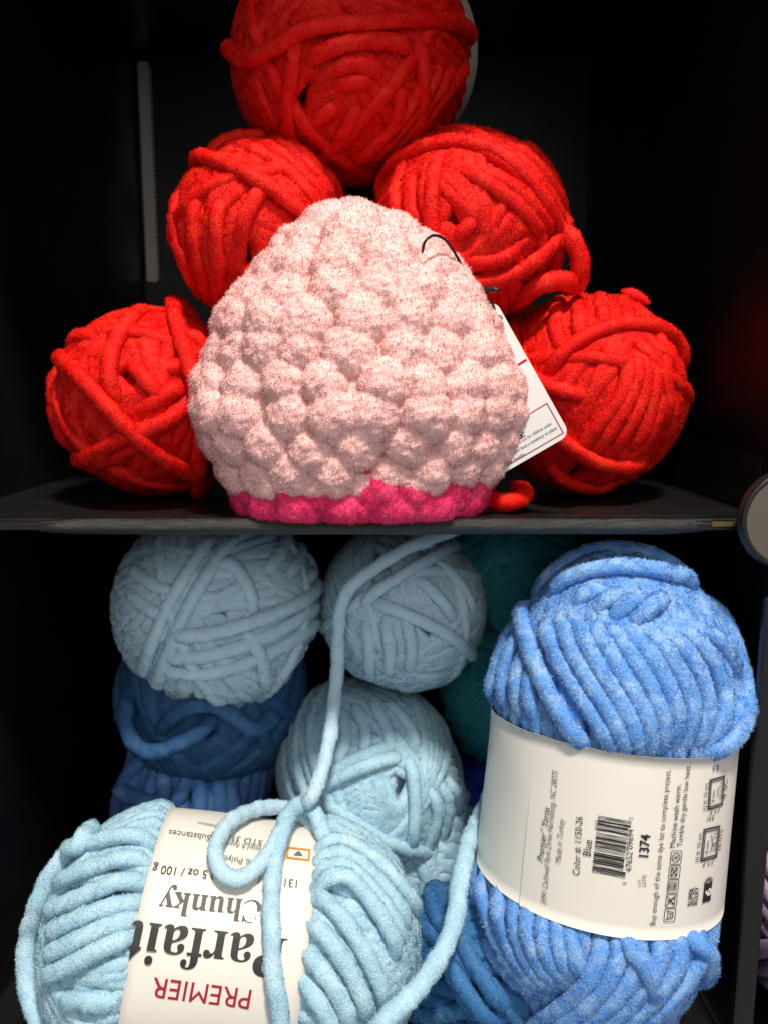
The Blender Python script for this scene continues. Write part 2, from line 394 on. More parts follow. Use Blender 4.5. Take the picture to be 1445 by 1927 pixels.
# ------------------------------------------------------------------ the shelving unit
XL, XR, YB, ZT, ZF, T = -.210, .175, .37, .335, -.270, .004
unit = tag(empty('shelving_unit', (0, 0, ZF)), 'glossy black cube shelving unit with a round taupe corner cap', 'shelf')
sh = bm_obj('shelf', bm_box((XL + .001, .004, -T), (XR - .001, YB - .001, 0), .0008), M_SHELF, unit)
import bmesh
def lip(x0, x1, y, z, r, name, mat, parent, taper=.02):
    n, m = 160, 20; V = []
    for i in range(n + 1):
        x = x0 + (x1 - x0) * i / n; e = min(x - x0, x1 - x) / taper; k = .45 + .55 * min(1, e) ** .5 if e < 1 else 1
        for j in range(m):
            t = 2 * math.pi * j / m; V.append((x, y + math.cos(t) * r * k * .9, z + math.sin(t) * r * k))
    Q = [[i * m + j, i * m + (j + 1) % m, (i + 1) * m + (j + 1) % m, (i + 1) * m + j] for i in range(n) for j in range(m)]
    o = mesh_np(name, np.array(V), np.array(Q), None, mat, parent); return o
o = lip(-.158, .147, .0015, -.0030, .0038, 'front_rail', M_LIP, sh); fix_child(o, unit)
bm_obj('rail_bar', bm_box((XL, -.001, -.0045), (XR, .0038, -.0010), .0005), M_CONN, unit)
bm_obj('tape_mark', bm_box((.1475, -.0016, -.0026), (.158, -.0011, -.0004)), M_GOLD, unit)
bm_obj('upper_shelf', bm_box((XL - .005, -.058, ZT), (XR + .004, YB - .001, ZT + .005), .0008), M_SHELF, unit)  # unseen top shelf; its front overhang is added to shade the top ball
bm_obj('bottom_shelf', bm_box((XL + .001, -.002, ZF - .005), (XR - .001, YB - .001, ZF), .0008), M_SHELF, unit)
bm_obj('side_panel', bm_box((XL - .004, -.002, ZF - .006), (XL, YB + .006, ZT + .006), .0008), M_BLACK, unit)
bm_obj('side_panel', bm_box((XR, -.002, ZF - .006), (XR + .003, YB + .006, ZT + .006), .0008), M_BLACK, unit)
bm_obj('edge_post', bm_box((XR - .0035, -.008, ZF - .006), (XR + .0065, -.0025, -.034), .0015), M_CONN, unit)
bm_obj('edge_post', bm_box((XR - .0035, -.008, .034), (XR + .0065, -.0025, ZT), .0015), M_CONN, unit)
bm_obj('back_panel', bm_box((XL - .004, YB + .0005, ZF - .006), (XR + .42, YB + .0045, ZT + .006)), M_BLACK, unit)
# panel tabs (rounded plates on the side wall and the shelf floor next to the corner)
def plate(name, pts, th, mat, parent):      # pts: world polygon; th: offset vector
    bm = bmesh.new(); f = bm.faces.new([bm.verts.new(p) for p in pts]); r = bmesh.ops.extrude_face_region(bm, geom=[f])
    for v in r['geom']:
        if isinstance(v, bmesh.types.BMVert): v.co += Vector(th)
    bmesh.ops.recalc_face_normals(bm, faces=bm.faces[:]); return bm_obj(name, bm, mat, parent)
pl = [(XR - .0002, .118, .002), (XR - .0002, .012, .002)] + [(XR - .0002, .018 - .006 * math.cos(a), .022 + .006 * math.sin(a)) for a in np.linspace(0, math.pi / 2, 7)] + [(XR - .0002, .118, .030)]
plate('wall_tab', pl, (-.0012, 0, 0), M_CONN, unit)
plate('floor_tab', [(XR - .0022, .008, .0003), (XR - .0022, .118, .0003), (XR - .014, .125, .0003), (XR - .10, .008, .0003)], (0, 0, .0008), M_SHELF, unit)
# lit gap at the rear left corner, put in as a toothed grey strip
sb = bm_box((XL + .003, YB - .004, .150), (XL + .0122, YB - .0015, ZT - .006)); strip = bm_obj('lit_gap_strip', sb, M_GREY, unit)
tb = bmesh.new()
for i in range(60):
    z = .153 + i * .0036
    if z > ZT - .01: break
    q = bm_box((XL + .0120, YB - .0038, z), (XL + .0140, YB - .0017, z + .0018)); me = bpy.data.meshes.new('q'); q.to_mesh(me); q.free(); tb.from_mesh(me); bpy.data.meshes.remove(me)
bm_obj('gap_teeth', tb, M_GREY, strip)
# the round connector at the corner
def disc(name, c, r, y0, y1, mat, parent, bev=.0015, seg=72):
    prof = [(0, y0), (r - bev * 1.0, y0), (r - bev * .3, y0 + bev * .3), (r, y0 + bev), (r, y1), (0, y1)]
    V = []; 
    for (rr, y) in prof:
        for j in range(seg):
            t = 2 * math.pi * j / seg; V.append((c[0] + max(rr, 1e-5) * math.cos(t), y, c[1] + max(rr, 1e-5) * math.sin(t)))
    Q = [[i * seg + j, i * seg + (j + 1) % seg, (i + 1) * seg + (j + 1) % seg, (i + 1) * seg + j] for i in range(len(prof) - 1) for j in range(seg)]
    return mesh_np(name, np.array(V), np.array(Q), None, mat, parent, smooth=False)
cc = at(1489, 978, -.012)
cn = disc('corner_connector', (cc[0], cc[2]), .0226, -.0125, -.0085, M_CONN, unit, .003)
ring_pts = [np.array([cc[0] + .0212 * math.cos(t), -.0128, cc[2] + .0212 * math.sin(t)]) for t in np.linspace(0, 2 * math.pi, 60)]
rv, rq = tube(np.array(ring_pts[:-1]), np.tile([0, -1.0, 0], (59, 1)), .0011, True, np.random.default_rng(0), lambda v: np.zeros(len(v)), 10, 1, 0)
o = mesh_np('ring', rv, rq, None, M_CONN, cn); fix_child(o, unit)
o = disc('cap', (cc[0], cc[2]), .0203, -.0132, -.0120, M_DISC, cn, .0004); fix_child(o, unit)
# neighbouring bay to the right
bm_obj('bottom_shelf', bm_box((XR + .0035, -.002, ZF - .005), (XR + .40, YB - .001, ZF), .0008), M_SHELF, unit)
bm_obj('shelf', bm_box((XR + .0035, .004, -T), (XR + .40, YB - .001, 0), .0008), M_SHELF, unit)

# ------------------------------------------------------------------ red balls
RG = 'red yarn skeins stacked on the shelf'
def ball(sk, label, mat, group, parts=None, **kw):
    e = tag(empty('yarn_skein', (sk.C[0], sk.C[1], sk.V_min if hasattr(sk, 'V_min') else sk.C[2] - sk.a)), label, 'yarn', group)
    sk.obj = sk.build('yarn', mat, e, **kw); sk.root = e
    return e

R1 = Skein(672, 118, .125, 214, .085, pole=(600, 135), seed=11, r=.0035)
R1.wind(layers=((.08, 0, 1), (-.40, 1.0, .8)), groups=7, singles=2)
R1.series([(870, 120), (800, 200), (720, 300)], [(800, 110), (745, 200), (650, 300)], 4)
R1.trace([(565, 20), (566, 80), (560, 140), (553, 200), (556, 262), (575, 300)])
R1.trace([(585, 232), (610, 198), (650, 182)]); R1.trace([(622, 262), (648, 215), (672, 180)]); R1.trace([(700, 270), (725, 215), (740, 140)])
R1.trace([(600, 145), (650, 122), (700, 138), (715, 160)]); R1.trace([(610, 165), (660, 148), (705, 168)])
R1.trace([(770, 60), (768, 120), (772, 180), (760, 240), (735, 300)], lift=.001)
R1.trace([(574, 125), (620, 100), (680, 88), (740, 92), (765, 112)], lift=.0015)
R1.trace([(446, 90), (490, 118), (545, 98), (590, 72), (680, 62), (760, 50), (840, 52), (900, 90)], lift=.0025)
ball(R1, 'dark red yarn ball at the very top of the pyramid, half in shadow', M_RED, RG)

R2 = Skein(498, 436, .095, 165, .066, pole=(470, 440), seed=12, r=.0035)
R2.wind(groups=6, singles=2)
R2.series([(440, 285), (520, 340), (600, 420)], [(540, 265), (600, 330), (640, 400)], 4)
R2.series([(355, 350), (350, 430), (375, 510), (400, 570)], [(430, 370), (425, 440), (425, 500), (415, 560)], 3)
R2.trace([(520, 345), (470, 400), (450, 470)]); R2.trace([(330, 305), (372, 312), (430, 338), (490, 378), (560, 425), (610, 470)], lift=.002)
R2.trace([(365, 300), (430, 268), (495, 262), (550, 300), (610, 360)], lift=.001)
ball(R2, 'bright red yarn ball in the second row, left, behind the pink plush', M_RED, RG)

R3 = Skein(878, 434, .095, 180, .066, pole=(875, 440), seed=13, r=.0035)
R3.wind(groups=6, singles=2)
R3.series([(870, 290), (940, 330), (1010, 400), (1050, 480)], [(960, 270), (1020, 320), (1060, 390), (1065, 450)], 4)
R3.series([(760, 330), (765, 400), (790, 470)], [(815, 310), (815, 380), (825, 440)], 3)
R3.trace([(845, 455), (880, 430), (900, 400)]); R3.trace([(835, 300), (828, 360), (828, 420), (840, 470)], lift=.001)
R3.series([(850, 330), (905, 365), (960, 405), (1010, 460)], [(880, 330), (935, 365), (985, 405), (1030, 450)], 2)
R3.trace([(690, 385), (745, 330), (815, 298), (890, 300), (950, 335), (1000, 395), (1030, 450), (1015, 530)], lift=.0015)
R3.trace([(850, 505), (920, 508), (980, 480), (1030, 440), (1068, 385)], lift=.002); R3.trace([(850, 480), (920, 480), (975, 450)])
e3 = ball(R3, 'bright red yarn ball in the second row with a loop hanging off its side', M_RED, RG)
free_strand('loose_loop', [at(1040, 420, .05), at(1075, 450, .045), at(1092, 500, .045), at(1085, 540, .05), at(1050, 525, .04), at(1000, 545, .04), at(960, 575, .06)], .0042, M_RED, e3)

R4 = Skein(297, 760, .085, 176, .064, pole=(270, 740), seed=14, r=.0037, p=2.2)
R4.wind(groups=5, singles=3)
R4.series([(300, 640), (350, 650), (400, 700)], [(250, 780), (300, 740), (350, 720)], 3)
R4.trace([(235, 768), (222, 710), (238, 645), (280, 592)], lift=.001); R4.trace([(240, 680), (280, 730), (320, 770)])
R4.trace([(120, 862), (180, 842), (235, 802), (295, 778), (345, 752)], lift=.002)
R4.trace([(135, 668), (100, 700), (88, 780), (105, 845), (140, 868)], lift=.001)
R4.trace([(118, 672), (165, 700), (220, 750), (270, 805), (330, 855), (410, 910)], lift=.003)
R4.trace([(390, 590), (350, 566), (322, 582), (316, 640), (330, 710), (348, 780), (352, 850), (372, 925), (440, 925)], lift=.004)
R4.trace([(135, 665), (170, 648), (215, 652)], lift=.001); R4.trace([(215, 790), (208, 830), (200, 868)], lift=.002)
e4 = ball(R4, 'red yarn ball wrapped in slack strands, left end of the bottom row', M_RED, RG)
cp = R4.C + (R4.base(R4.hit(201, 872)[None])[0][0] @ R4.R.T) * 1.06
cb = bmesh.new(); bmesh.ops.create_uvsphere(cb, u_segments=10, v_segments=8, radius=.0013)
for v in cb.verts: v.co = Vector((v.co.x * .7, v.co.y * .7, v.co.z * 1.4)) + Vector(cp)
bm_obj('metal_crimp', cb, M_METAL, e4, True)

R5 = Skein(1088, 742, .092, 184, .062, pole=(1140, 745), seed=15, r=.0035)
R5.wind(groups=6, singles=2)
R5.series([(1060, 560), (1055, 620), (1070, 680)], [(1160, 550), (1175, 600), (1180, 650)], 4)
R5.series([(1080, 860), (1120, 800), (1165, 740), (1185, 660)], [(1170, 850), (1200, 790), (1215, 720), (1205, 660)], 4)
R5.series([(1200, 650), (1250, 690), (1270, 750)], [(1180, 640), (1230, 720), (1240, 810)], 2)
R5.trace([(995, 560), (978, 610), (990, 670), (1030, 720), (1090, 742), (1120, 745)], lift=.002)
R5.trace([(1035, 720), (1085, 672), (1140, 640), (1200, 632), (1255, 650), (1282, 700)], lift=.002)
R5.trace([(1040, 780), (1090, 820), (1140, 848), (1215, 852)], lift=.003); R5.trace([(1030, 850), (1075, 888), (1130, 900), (1180, 885)], lift=.001)
R5.trace([(1170, 552), (1200, 556), (1226, 572)], lift=.004, ends=False)
e5 = ball(R5, 'bright red yarn ball behind the white hang tag, right end of bottom row', M_RED, RG)
free_strand('loose_end', [at(905, 925, .045), at(935, 945, .02), at(975, 940, .018), at(985, 925, .03), at(960, 915, .04)], .0040, M_RED, e5)

R6 = Skein(700, 735, .135, 165, .070, pole=(700, 740), seed=16, r=.0048)
R6.wind(groups=1, singles=0)
ball(R6, 'red yarn ball in the middle of the bottom row, directly behind the pink plush', M_RED, RG, density=.3)

# the far end of the top skein: grey paper band showing behind it
def paper_band(sk, s0, s1, Rb, th0, th1, parent, name='paper_band', thick=.0003, mat=None, warp=0.0, cyl=True):
    n, m = 96, 14; V = []
    for k in (0, 1):
        for i in range(n + 1):
            th = th0 + (th1 - th0) * i / n
            for j in range(m + 1):
                sx = s0 + (s1 - s0) * j / m
                R_ = Rb - thick * k + warp * math.sin(3 * th + 5 * j / m) * .4 + warp * math.sin(7 * th + 1.3) * .25
                V.append(sk.band_pt(sx, th, R_))
    o_ = (n + 1) * (m + 1); Q = []
    for i in range(n):
        for j in range(m):
            a = i * (m + 1) + j; q = [a, a + 1, a + m + 2, a + m + 1]; Q.append(q[::-1]); Q.append([x + o_ for x in q])
    for i in range(n):
        a = i * (m + 1); Q.append([a, a + m + 1, a + m + 1 + o_, a + o_]); b = a + m; Q.append([b + m + 1, b, b + o_, b + m + 1 + o_])
    return mesh_np(name, np.array(V), np.array(Q), None, mat or M_PAPER, parent)
paper_band(R1, -.060, -.012, R1.a + .0120, -3.14159, 3.14159, R1.root)

# ------------------------------------------------------------------ the pink crocheted stand-in plush
def crochet(name, profile, cx, cy, yscale, rows, sw, amp, mat, parent, seed, nu=560, nv=330, ph_amp=0.0, dens=4.0, bottom=None, lump=.0045):
    """profile: list of (z, radius) from top to bottom"""
    rng = np.random.default_rng(seed); pz = np.array([p[0] for p in profile]); pr = np.array([p[1] for p in profile])
    P2 = catmull(np.stack([pr, pz], 1), 14); P2 = resample(P2, .0004, False); arc_ = np.concatenate([[0], np.cumsum(np.linalg.norm(np.diff(P2, axis=0), axis=1))])
    Ltot = arc_[-1]
    def surf(v, u):    # v arclength, u angle
        r = np.interp(v, arc_, P2[:, 0]); z = np.interp(v, arc_, P2[:, 1])
        e = 1e-4; dr = (np.interp(v + e, arc_, P2[:, 0]) - np.interp(v - e, arc_, P2[:, 0])); dz = (np.interp(v + e, arc_, P2[:, 1]) - np.interp(v - e, arc_, P2[:, 1]))
        nr, nz = -dz, dr; k = np.sqrt(nr ** 2 + nz ** 2) + 1e-9
        P = np.stack([cx + r * np.cos(u), cy + r * np.sin(u) * yscale, z], -1)
        N = nrm(np.stack([nr / k * np.cos(u), nr / k * np.sin(u) / yscale, nz / k], -1)); return P, N
    cen = []
    nr_ = max(1, int(round(Ltot / rows)))
    for i in range(nr_):
        v = (i + .5) * Ltot / nr_; r = np.interp(v, arc_, P2[:, 0]); m = max(3, int(round(2 * math.pi * r * (1 + yscale) / 2 / sw))); off = rng.uniform(0, 1)
        for k in range(m):
            u = 2 * math.pi * (k + off + rng.normal() * .08) / m; sp = 2 * math.pi / m
            for du, dv, s_ in ((0, 0, 1.0),):
                cen.append((v + (dv + rng.normal() * .05) * Ltot / nr_, u + (du + rng.normal() * .05) * sp, s_ * rng.uniform(.9, 1.1)))
    cen = np.array(cen); CP, _ = surf(cen[:, 0], cen[:, 1]); rad = sw * .68 * cen[:, 2]
    vv = np.linspace(.0003, Ltot, nv); uu = np.linspace(0, 2 * math.pi, nu, endpoint=False)
    VV, UU = np.meshgrid(vv, uu, indexing='ij'); P, N = surf(VV.ravel(), UU.ravel()); D = np.zeros(len(P))
    for a in range(0, len(P), 8000):
        d2 = ((P[a:a + 8000, None] - CP[None]) ** 2).sum(-1); h = amp * np.maximum(1 - d2 / rad[None] ** 2, 0) ** .62 * cen[None, :, 2]
        kk = 900.0; D[a:a + 8000] = np.log(np.exp(h * kk).mean(1) * len(CP) / 3 + 1e-9) / kk if False else (h ** 7).sum(1) ** (1 / 7)
    n1, n2, n3 = Noise(rng, .0035), Noise(rng, .008), Noise(rng, .045)
    D += .00022 * n1(P) + .0004 * n2(P) + lump * .5 * n3(P)
    V = P + N * D[:, None]
    if bottom is not None: V[:, 2] = np.maximum(V[:, 2], bottom)
    i = np.arange(nv - 1)[:, None]; j = np.arange(nu)[None]; j2 = (j + 1) % nu
    Q = np.stack([i * nu + j, (i + 1) * nu + j, (i + 1) * nu + j2, i * nu + j2], -1).reshape(-1, 4)
    return fuzzy_object(name, V, Q, mat, parent, rng, density=dens, length=.0013, width=.00045, lean_scale=.005, lean=.9, jitter=.32, tint_amp=.12)

PX, PY = 676, .022
def prow(py, hw): p = at(PX, py, PY); return (p[2], hw * axial(p) / F)
prof = [prow(*q) for q in ((412, 2), (413, 46), (419, 74), (436, 104), (463, 136), (500, 174), (550, 209), (610, 248), (680, 272), (740, 296), (790, 294), (840, 270), (880, 244), (905, 226))]
zc = at(PX, 720, PY)[0]
plush = tag(empty('crochet_plush', (zc, PY, .0008)), 'pink crocheted stuffed mound with a magenta bottom edge at the shelf front', 'plush toy')
prof_b = prof + [(.0165, prof[-1][1] * .86), (.0155, prof[-1][1] * .5)]
crochet('body', prof_b, zc, PY, .56, .0150, .0165, .0062, M_PINK, plush, 3, lump=.003)
rb = prof[-1][1]
trim = [(.0280, rb * .84), (.0285, rb * .95), (.0235, rb * .99), (.013, rb * 1.02), (.0065, rb * 1.0), (.0028, rb * .93), (.0025, rb * .85)]
crochet('bottom_edge', trim, zc, PY, .58, .0150, .0165, .0044, M_MAG, plush, 8, 560, 110, lump=.001, bottom=.0006)

# hang tag
tagY = [.030, .012]
def tagp(px, py):      # the plane of the card
    A_, B_, C_ = at(930, 570, .020), at(1068, 812, .000), at(935, 893, .012)
    n = np.cross(B_ - A_, C_ - A_); d = ray(px, py); t = np.dot(A_ - CAM, n) / np.dot(d, n); return CAM + d * t
TB, TC, TA = tagp(1072, 818), tagp(930, 900), tagp(936, 560)
ex = nrm(TB - TC); ey = nrm((TA - TB) - np.dot(TA - TB, ex) * ex); en = np.cross(ex, ey)
if np.dot(en, CAM - TB) < 0: en = -en
TBo = TB
def tmap(s, t, lift=0): return TBo + ex * s + ey * t + en * lift
def tinv(px, py): q = tagp(px, py) - TBo; return np.dot(q, ex), np.dot(q, ey)
Ht = np.dot(TA - TB, ey); Wt = .052; rc = .0045
outl = []
for (cx_, cy_, a0) in ((-rc, rc, -math.pi / 2), (-rc, Ht - rc, 0), (-Wt + rc, Ht - rc, math.pi / 2), (-Wt + rc, rc, math.pi)):
    outl += [(cx_ + rc * math.cos(a0 + a), cy_ + rc * math.sin(a0 + a)) for a in np.linspace(0, math.pi / 2, 7)]
tagroot = tag(empty('hang_tag', tuple(tmap(-Wt / 2, 0))), 'white cardboard hang tag with small warning text behind the pink plush', 'tag')
card = plate('card', [tuple(tmap(s_, t_)) for s_, t_ in outl], tuple(-en * .0005), M_CARD, tagroot)
pr = Printer(lambda s, t, l: tmap(s, t, l), tinv)
fr = (np.array([0., 0.]), 1.0, np.array([1., 0.]), np.array([0., 1.]))
q1 = tinv(985, 680); q2 = tinv(1002, 669)
pr.line(fr, [(-Wt * .95, q2[1]), (-.0012, q2[1])], .0011, M_INKR)
yb = .0022; yt = tinv(1040, 752)[1]; xr = -.0022
pr.line(fr, [(-Wt + .002, yb), (xr, yb), (xr, yt), (-Wt + .002, yt)], .0004, M_INKR, True)
lh = .0029; x_end = -.0036
for k, (st, w, mm) in enumerate((('CHOKING HAZARD \u2014 Small parts not for children under', .0415, M_INKG), ('3 years or any individuals who have a tendency to place', .0425, M_INKG), ('inedible objects in their mouths.', .0245, M_INKG))):
    V, Tt = text_tris(st); x0, x1 = V[:, 0].min(), V[:, 0].max(); kx = w / (x1 - x0); X0 = x_end - .0425
    ty = tinv(1062, 792)[1] + .0015 - k * lh
    pr.put(np.stack([X0 + (V[:, 0] - x0) * kx, ty + V[:, 1] * kx * 1.25], 1), Tt, mm)
V, Tt = text_tris('WARNING:', 0, .02); kx = .021 / (V[:, 0].max() - V[:, 0].min()); pr.put(np.stack([x_end - .035 + V[:, 0] * kx, tinv(1062, 792)[1] + .0032 + V[:, 1] * kx * 1.1], 1), Tt, M_INK)
pr.poly(fr, [(lambda c, r_: (c[0] + r_ * math.cos(i * math.pi / 8), c[1] + r_ * math.sin(i * math.pi / 8)))(tinv(938, 600), .0022 if i % 2 else .0014) for i in range(16)], M_INKF)
pr.done(card)
def cord(name, pts, r, parent, mat=M_CORD):
    P = resample(catmull(pts, 10), .0008, False); rng = np.random.default_rng(2)
    V, Q = tube(P, nrm(CAM - P), r, False, rng, lambda v: .10 * np.sin(v[:, 0] * 5200 + v[:, 2] * 5200), 10, 1, 1)
    return mesh_np(name, V, Q, None, mat, parent)
cord('cord', [at(794, 478, -.002), at(799, 455, -.006), at(816, 443, -.004), at(838, 452, .002), at(858, 480, .010), at(874, 512, .016), at(898, 545, .02)], .0006, tagroot)
cord('cord', [at(895, 548, .018), at(912, 557, .016), at(924, 568, .018), at(934, 592, .021)], .0005, tagroot)
cord('cord_clip', [at(885, 541, .022), at(905, 543, .018), at(938, 546, .014)], .0013, tagroot, M_CONN)

# ------------------------------------------------------------------ lower compartment
LG = 'blue and teal yarn skeins piled in the lower compartment'
L1 = Skein(408, 1135, .130, 192, .070, pole=(425, 1165), seed=21, r=.0036)
L1.wind(groups=5, singles=2)
L1.series([(245, 1110), (300, 1150), (350, 1165)], [(250, 1070), (310, 1110), (370, 1130)], 2)
L1.series([(300, 1290), (345, 1190), (385, 1110), (450, 1010)], [(275, 1270), (310, 1190), (350, 1110), (410, 1010)], 2)
L1.series([(480, 1100), (520, 1050), (540, 990)], [(560, 1110), (590, 1060), (580, 1010)], 3)
L1.series([(300, 1225), (390, 1225), (500, 1190), (590, 1140)], [(300, 1250), (390, 1255), (500, 1220), (600, 1165)], 2)
L1.trace([(395, 1095), (430, 1070), (460, 1110), (475, 1170)]); L1.trace([(450, 1180), (480, 1220), (495, 1290)], lift=.001)
L1.trace([(320, 1190), (390, 1188), (470, 1168), (550, 1135), (605, 1090)], lift=.002)
ball(L1, 'pale grey-blue yarn ball hanging highest on the left, right under the shelf', M_LB2, LG, tint_amp=.18)

L2 = Skein(753, 1138, .135, 155, .070, pole=(775, 1165), seed=22, r=.0033)
L2.wind(groups=5, singles=2)
L2.series([(700, 1150), (712, 1210), (705, 1275)], [(760, 1150), (775, 1200), (770, 1260)], 3)
L2.trace([(705, 1135), (770, 1160), (830, 1190), (885, 1235)], lift=.001); L2.trace([(690, 1150), (760, 1105), (830, 1055), (880, 1005)], lift=.002)
L2.series([(800, 1060), (850, 1110), (880, 1170)], [(770, 1090), (810, 1130), (850, 1180)], 2)
e2 = ball(L2, 'pale grey-blue yarn ball under mid shelf with a long strand hanging from it', M_LB2, LG, tint_amp=.18)

L3 = Skein(690, 1447, .125, 172, .066, pole=(735, 1500), seed=23, r=.0035)
L3.wind(groups=5, singles=2)
L3.series([(790, 1470), (810, 1530), (790, 1610)], [(830, 1460), (850, 1520), (830, 1600)], 3)
L3.series([(640, 1330), (660, 1400), (640, 1470)], [(720, 1320), (760, 1370), (790, 1430)], 4)
L3.trace([(612, 1500), (670, 1530), (740, 1572), (810, 1590)], lift=.002); L3.trace([(612, 1495), (670, 1462), (760, 1432)], lift=.002)
L3.trace([(615, 1480), (680, 1440), (750, 1415)], lift=.001)
L3.trace([(762, 1425), (770, 1500), (765, 1590)], lift=.002)
ball(L3, 'light blue yarn ball in the middle of the pile, lit on its lower half', M_LB, LG, tint_amp=.2)

L4 = Skein(405, 1285, .165, 180, .070, pole=(380, 1330), seed=24, r=.0048)
L4.wind(groups=3, singles=2)
e = ball(L4, 'dark navy yarn ball in shadow beneath the upper left pale ball', M_NAVY, LG, density=.6, width=.0006)
free_strand('loose_loop', [at(262, 1270, .12), at(240, 1330, .085), at(243, 1382, .072), at(275, 1415, .068), at(330, 1405, .068), at(385, 1370, .072), at(420, 1330, .09)], .0042, M_NAVY, e, density=.6, width=.0006)
free_strand('loose_loop', [at(300, 1380, .085), at(330, 1345, .070), at(380, 1325, .068), at(430, 1340, .072), at(480, 1375, .072), at(520, 1340, .09)], .0042, M_NAVY, e, density=.6, width=.0006)

L5 = Skein(365, 1500, .135, 150, .070, axis=(.15, .1, 1), seed=25, r=.0046)
L5.wind(layers=((.12, 0, 1), (.2, math.pi, 1)), groups=1, singles=1, galpha=(.1, .3))
L5.trace([(200, 1470), (270, 1490), (330, 1510)], lift=.001); L5.trace([(370, 1400), (355, 1450), (335, 1500), (325, 1540)], lift=.002)
ball(L5, 'medium denim blue yarn ball with upright strands behind the banded light blue skein', M_MED, LG, density=.7, width=.0006)

for args, lab, m in (((955, 1085, .185, 150, .06, (940, 1085)), 'dark teal yarn ball touching the shelf, behind the tall bright blue skein', M_TEAL),
                     ((985, 1300, .165, 160, .06, (950, 1300)), 'lower dark teal yarn ball peeking out left of the tall bright blue skein', M_TEAL),
                     ((955, 1530, .150, 130, .06, (940, 1530)), 'deep royal blue yarn ball in the dark gap left of the white paper band', M_ROYAL)):
    s_ = Skein(*args[:5], pole=args[5], seed=int(args[0] + args[1]), r=.0046); s_.wind(groups=2, singles=0); ball(s_, lab, m, LG, density=.4, width=.0007, length=.002)
L10 = Skein((.022, .130, -.226), 0, 0, 0, .06, axis=(-.2, -1, .2), seed=31, a=.036, r=.0044); L10.wind(groups=2, singles=0)
ball(L10, 'light blue yarn ball low at the back, right of the big banded skein', M_LB, LG, density=.6, width=.0006)
L11 = Skein((.050, .018, -.234), 0, 0, 0, .044, axis=(.6, -.6, .5), seed=32, a=.027, r=.0038); L11.wind(groups=3, singles=2)
L11.series([(840, 1760), (870, 1830), (930, 1927)], [(870, 1740), (920, 1820), (990, 1900)], 2, lift=.001)
L11.trace([(850, 1790), (900, 1850), (960, 1927)], lift=.003); L11.trace([(880, 1750), (905, 1790), (940, 1800)], lift=.002)
ball(L11, 'steel blue yarn ball at the bottom between the two banded skeins', M_STEEL, LG)
LL = Skein((.262, .035, -.205), 0, 0, 0, .08, axis=(.1, -1, .1), seed=33, a=.064, r=.0044); LL.wind(groups=2, singles=0)
ball(LL, 'lilac yarn skein in the next compartment at the lower right edge', M_LILAC, None, density=.5)

# --- big light blue skein with paper band
a6 = nrm(np.array([math.cos(math.radians(9)), .06, -math.sin(math.radians(9))]))
L6 = Skein(447, 1768, .003, 0, .079, axis=tuple(a6), seed=26, a=.0535, r=.0037, p=2.6)
B6 = (-.043, .032); RB6 = .0575; L6.band = (B6[0], B6[1], RB6 - .0046 - .0035)
L6.wind(layers=((.14, 0, 1),), groups=0, singles=0, wob=.012)
L6.wind(layers=((.32, math.pi, 1),), groups=2, singles=0, galpha=(.2, .5), wob=.015)
L6.series([(100, 1650), (150, 1615), (215, 1590), (300, 1580)], [(85, 1830), (140, 1805), (190, 1780), (260, 1750)], 6, cap=5)
L6.series([(560, 1650), (620, 1700), (690, 1790), (740, 1900)], [(520, 1790), (580, 1850), (620, 1900), (650, 1960)], 4, cap=5)
L6.series([(570, 1600), (640, 1590), (720, 1640), (785, 1730)], [(560, 1690), (640, 1660), (700, 1710), (760, 1810)], 4, cap=5)
L6.trace([(100, 1880), (150, 1870), (230, 1900)]); L6.trace([(110, 1900), (160, 1927), (220, 1950)])
e6 = tag(empty('yarn_skein', (L6.C[0], L6.C[1], ZF)), 'big light blue skein lying down in a white paper band with red lettering', 'yarn', LG)
# yarn under the band is pressed in by the paper
def press(sk, lo, hi, Rb):
    out = []
    for P, N, r, c in sk.strands:
        rad = np.linalg.norm(P[:, :2], axis=1); lim = Rb - r * 1.05 - .0024
        m = 1 / (1 + np.exp(-(P[:, 2] - lo + .0015) / .0012)) / (1 + np.exp((P[:, 2] - hi - .0015) / .0012))
        k = np.where(rad > lim, lim / np.maximum(rad, 1e-6), 1); P = P.copy(); P[:, :2] *= ((1 - m) + m * k)[:, None]
        out.append((P, N, r, c))
    sk.strands = out
press(L6, B6[0], B6[1], RB6)
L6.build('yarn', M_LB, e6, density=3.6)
b6 = paper_band(L6, B6[0], B6[1], RB6, -math.pi, math.pi, e6, warp=.0011)
def mk_printer(sk, Rb, warp=0.0):
    return Printer(lambda s, t, l: sk.band_pt(s, -t / Rb, Rb + .0001 + l + .0003), lambda px, py: sk.band_hit(px, py, Rb))
def mathbold(s): return ''.join(chr(0x1D400 + ord(c) - 65) if c.isupper() else chr(0x1D41A + ord(c) - 97) for c in s)
p6 = mk_printer(L6, RB6)
p6.text('PREMIER', (475, 1862), (291, 1838), M_INKR)
p6.text(mathbold('Parfait'), (542, 1767), (247, 1732), M_INK, h=1.0)
p6.text(mathbold('Chunky'), (497, 1697), (306, 1676), M_INKF, h=1.0)
p6.text('131 yds / 120 m   3.5 oz / 100 g', (560, 1657), (290, 1628), M_INK, h=1.1)
p6.text('100% Polyester', (497, 1621), (395, 1607), M_INKG, h=1.1)
p6.text('Tested & Approved', (500, 1597), (405, 1581), M_INKG, h=1.2)
p6.text('STD 350+11', (495, 1583), (400, 1567), M_INKG, h=1.2)
p6.text('Substances', (398, 1573), (320, 1563), M_INKG, h=1.3)
p6.text('Certification', (440, 1560), (374, 1548), M_INKG, h=1.2)
p6.text('\u00ae', (240, 1790), (231, 1788), M_INKG)
fo = p6.frame((583, 1601), (543, 1596), 1)
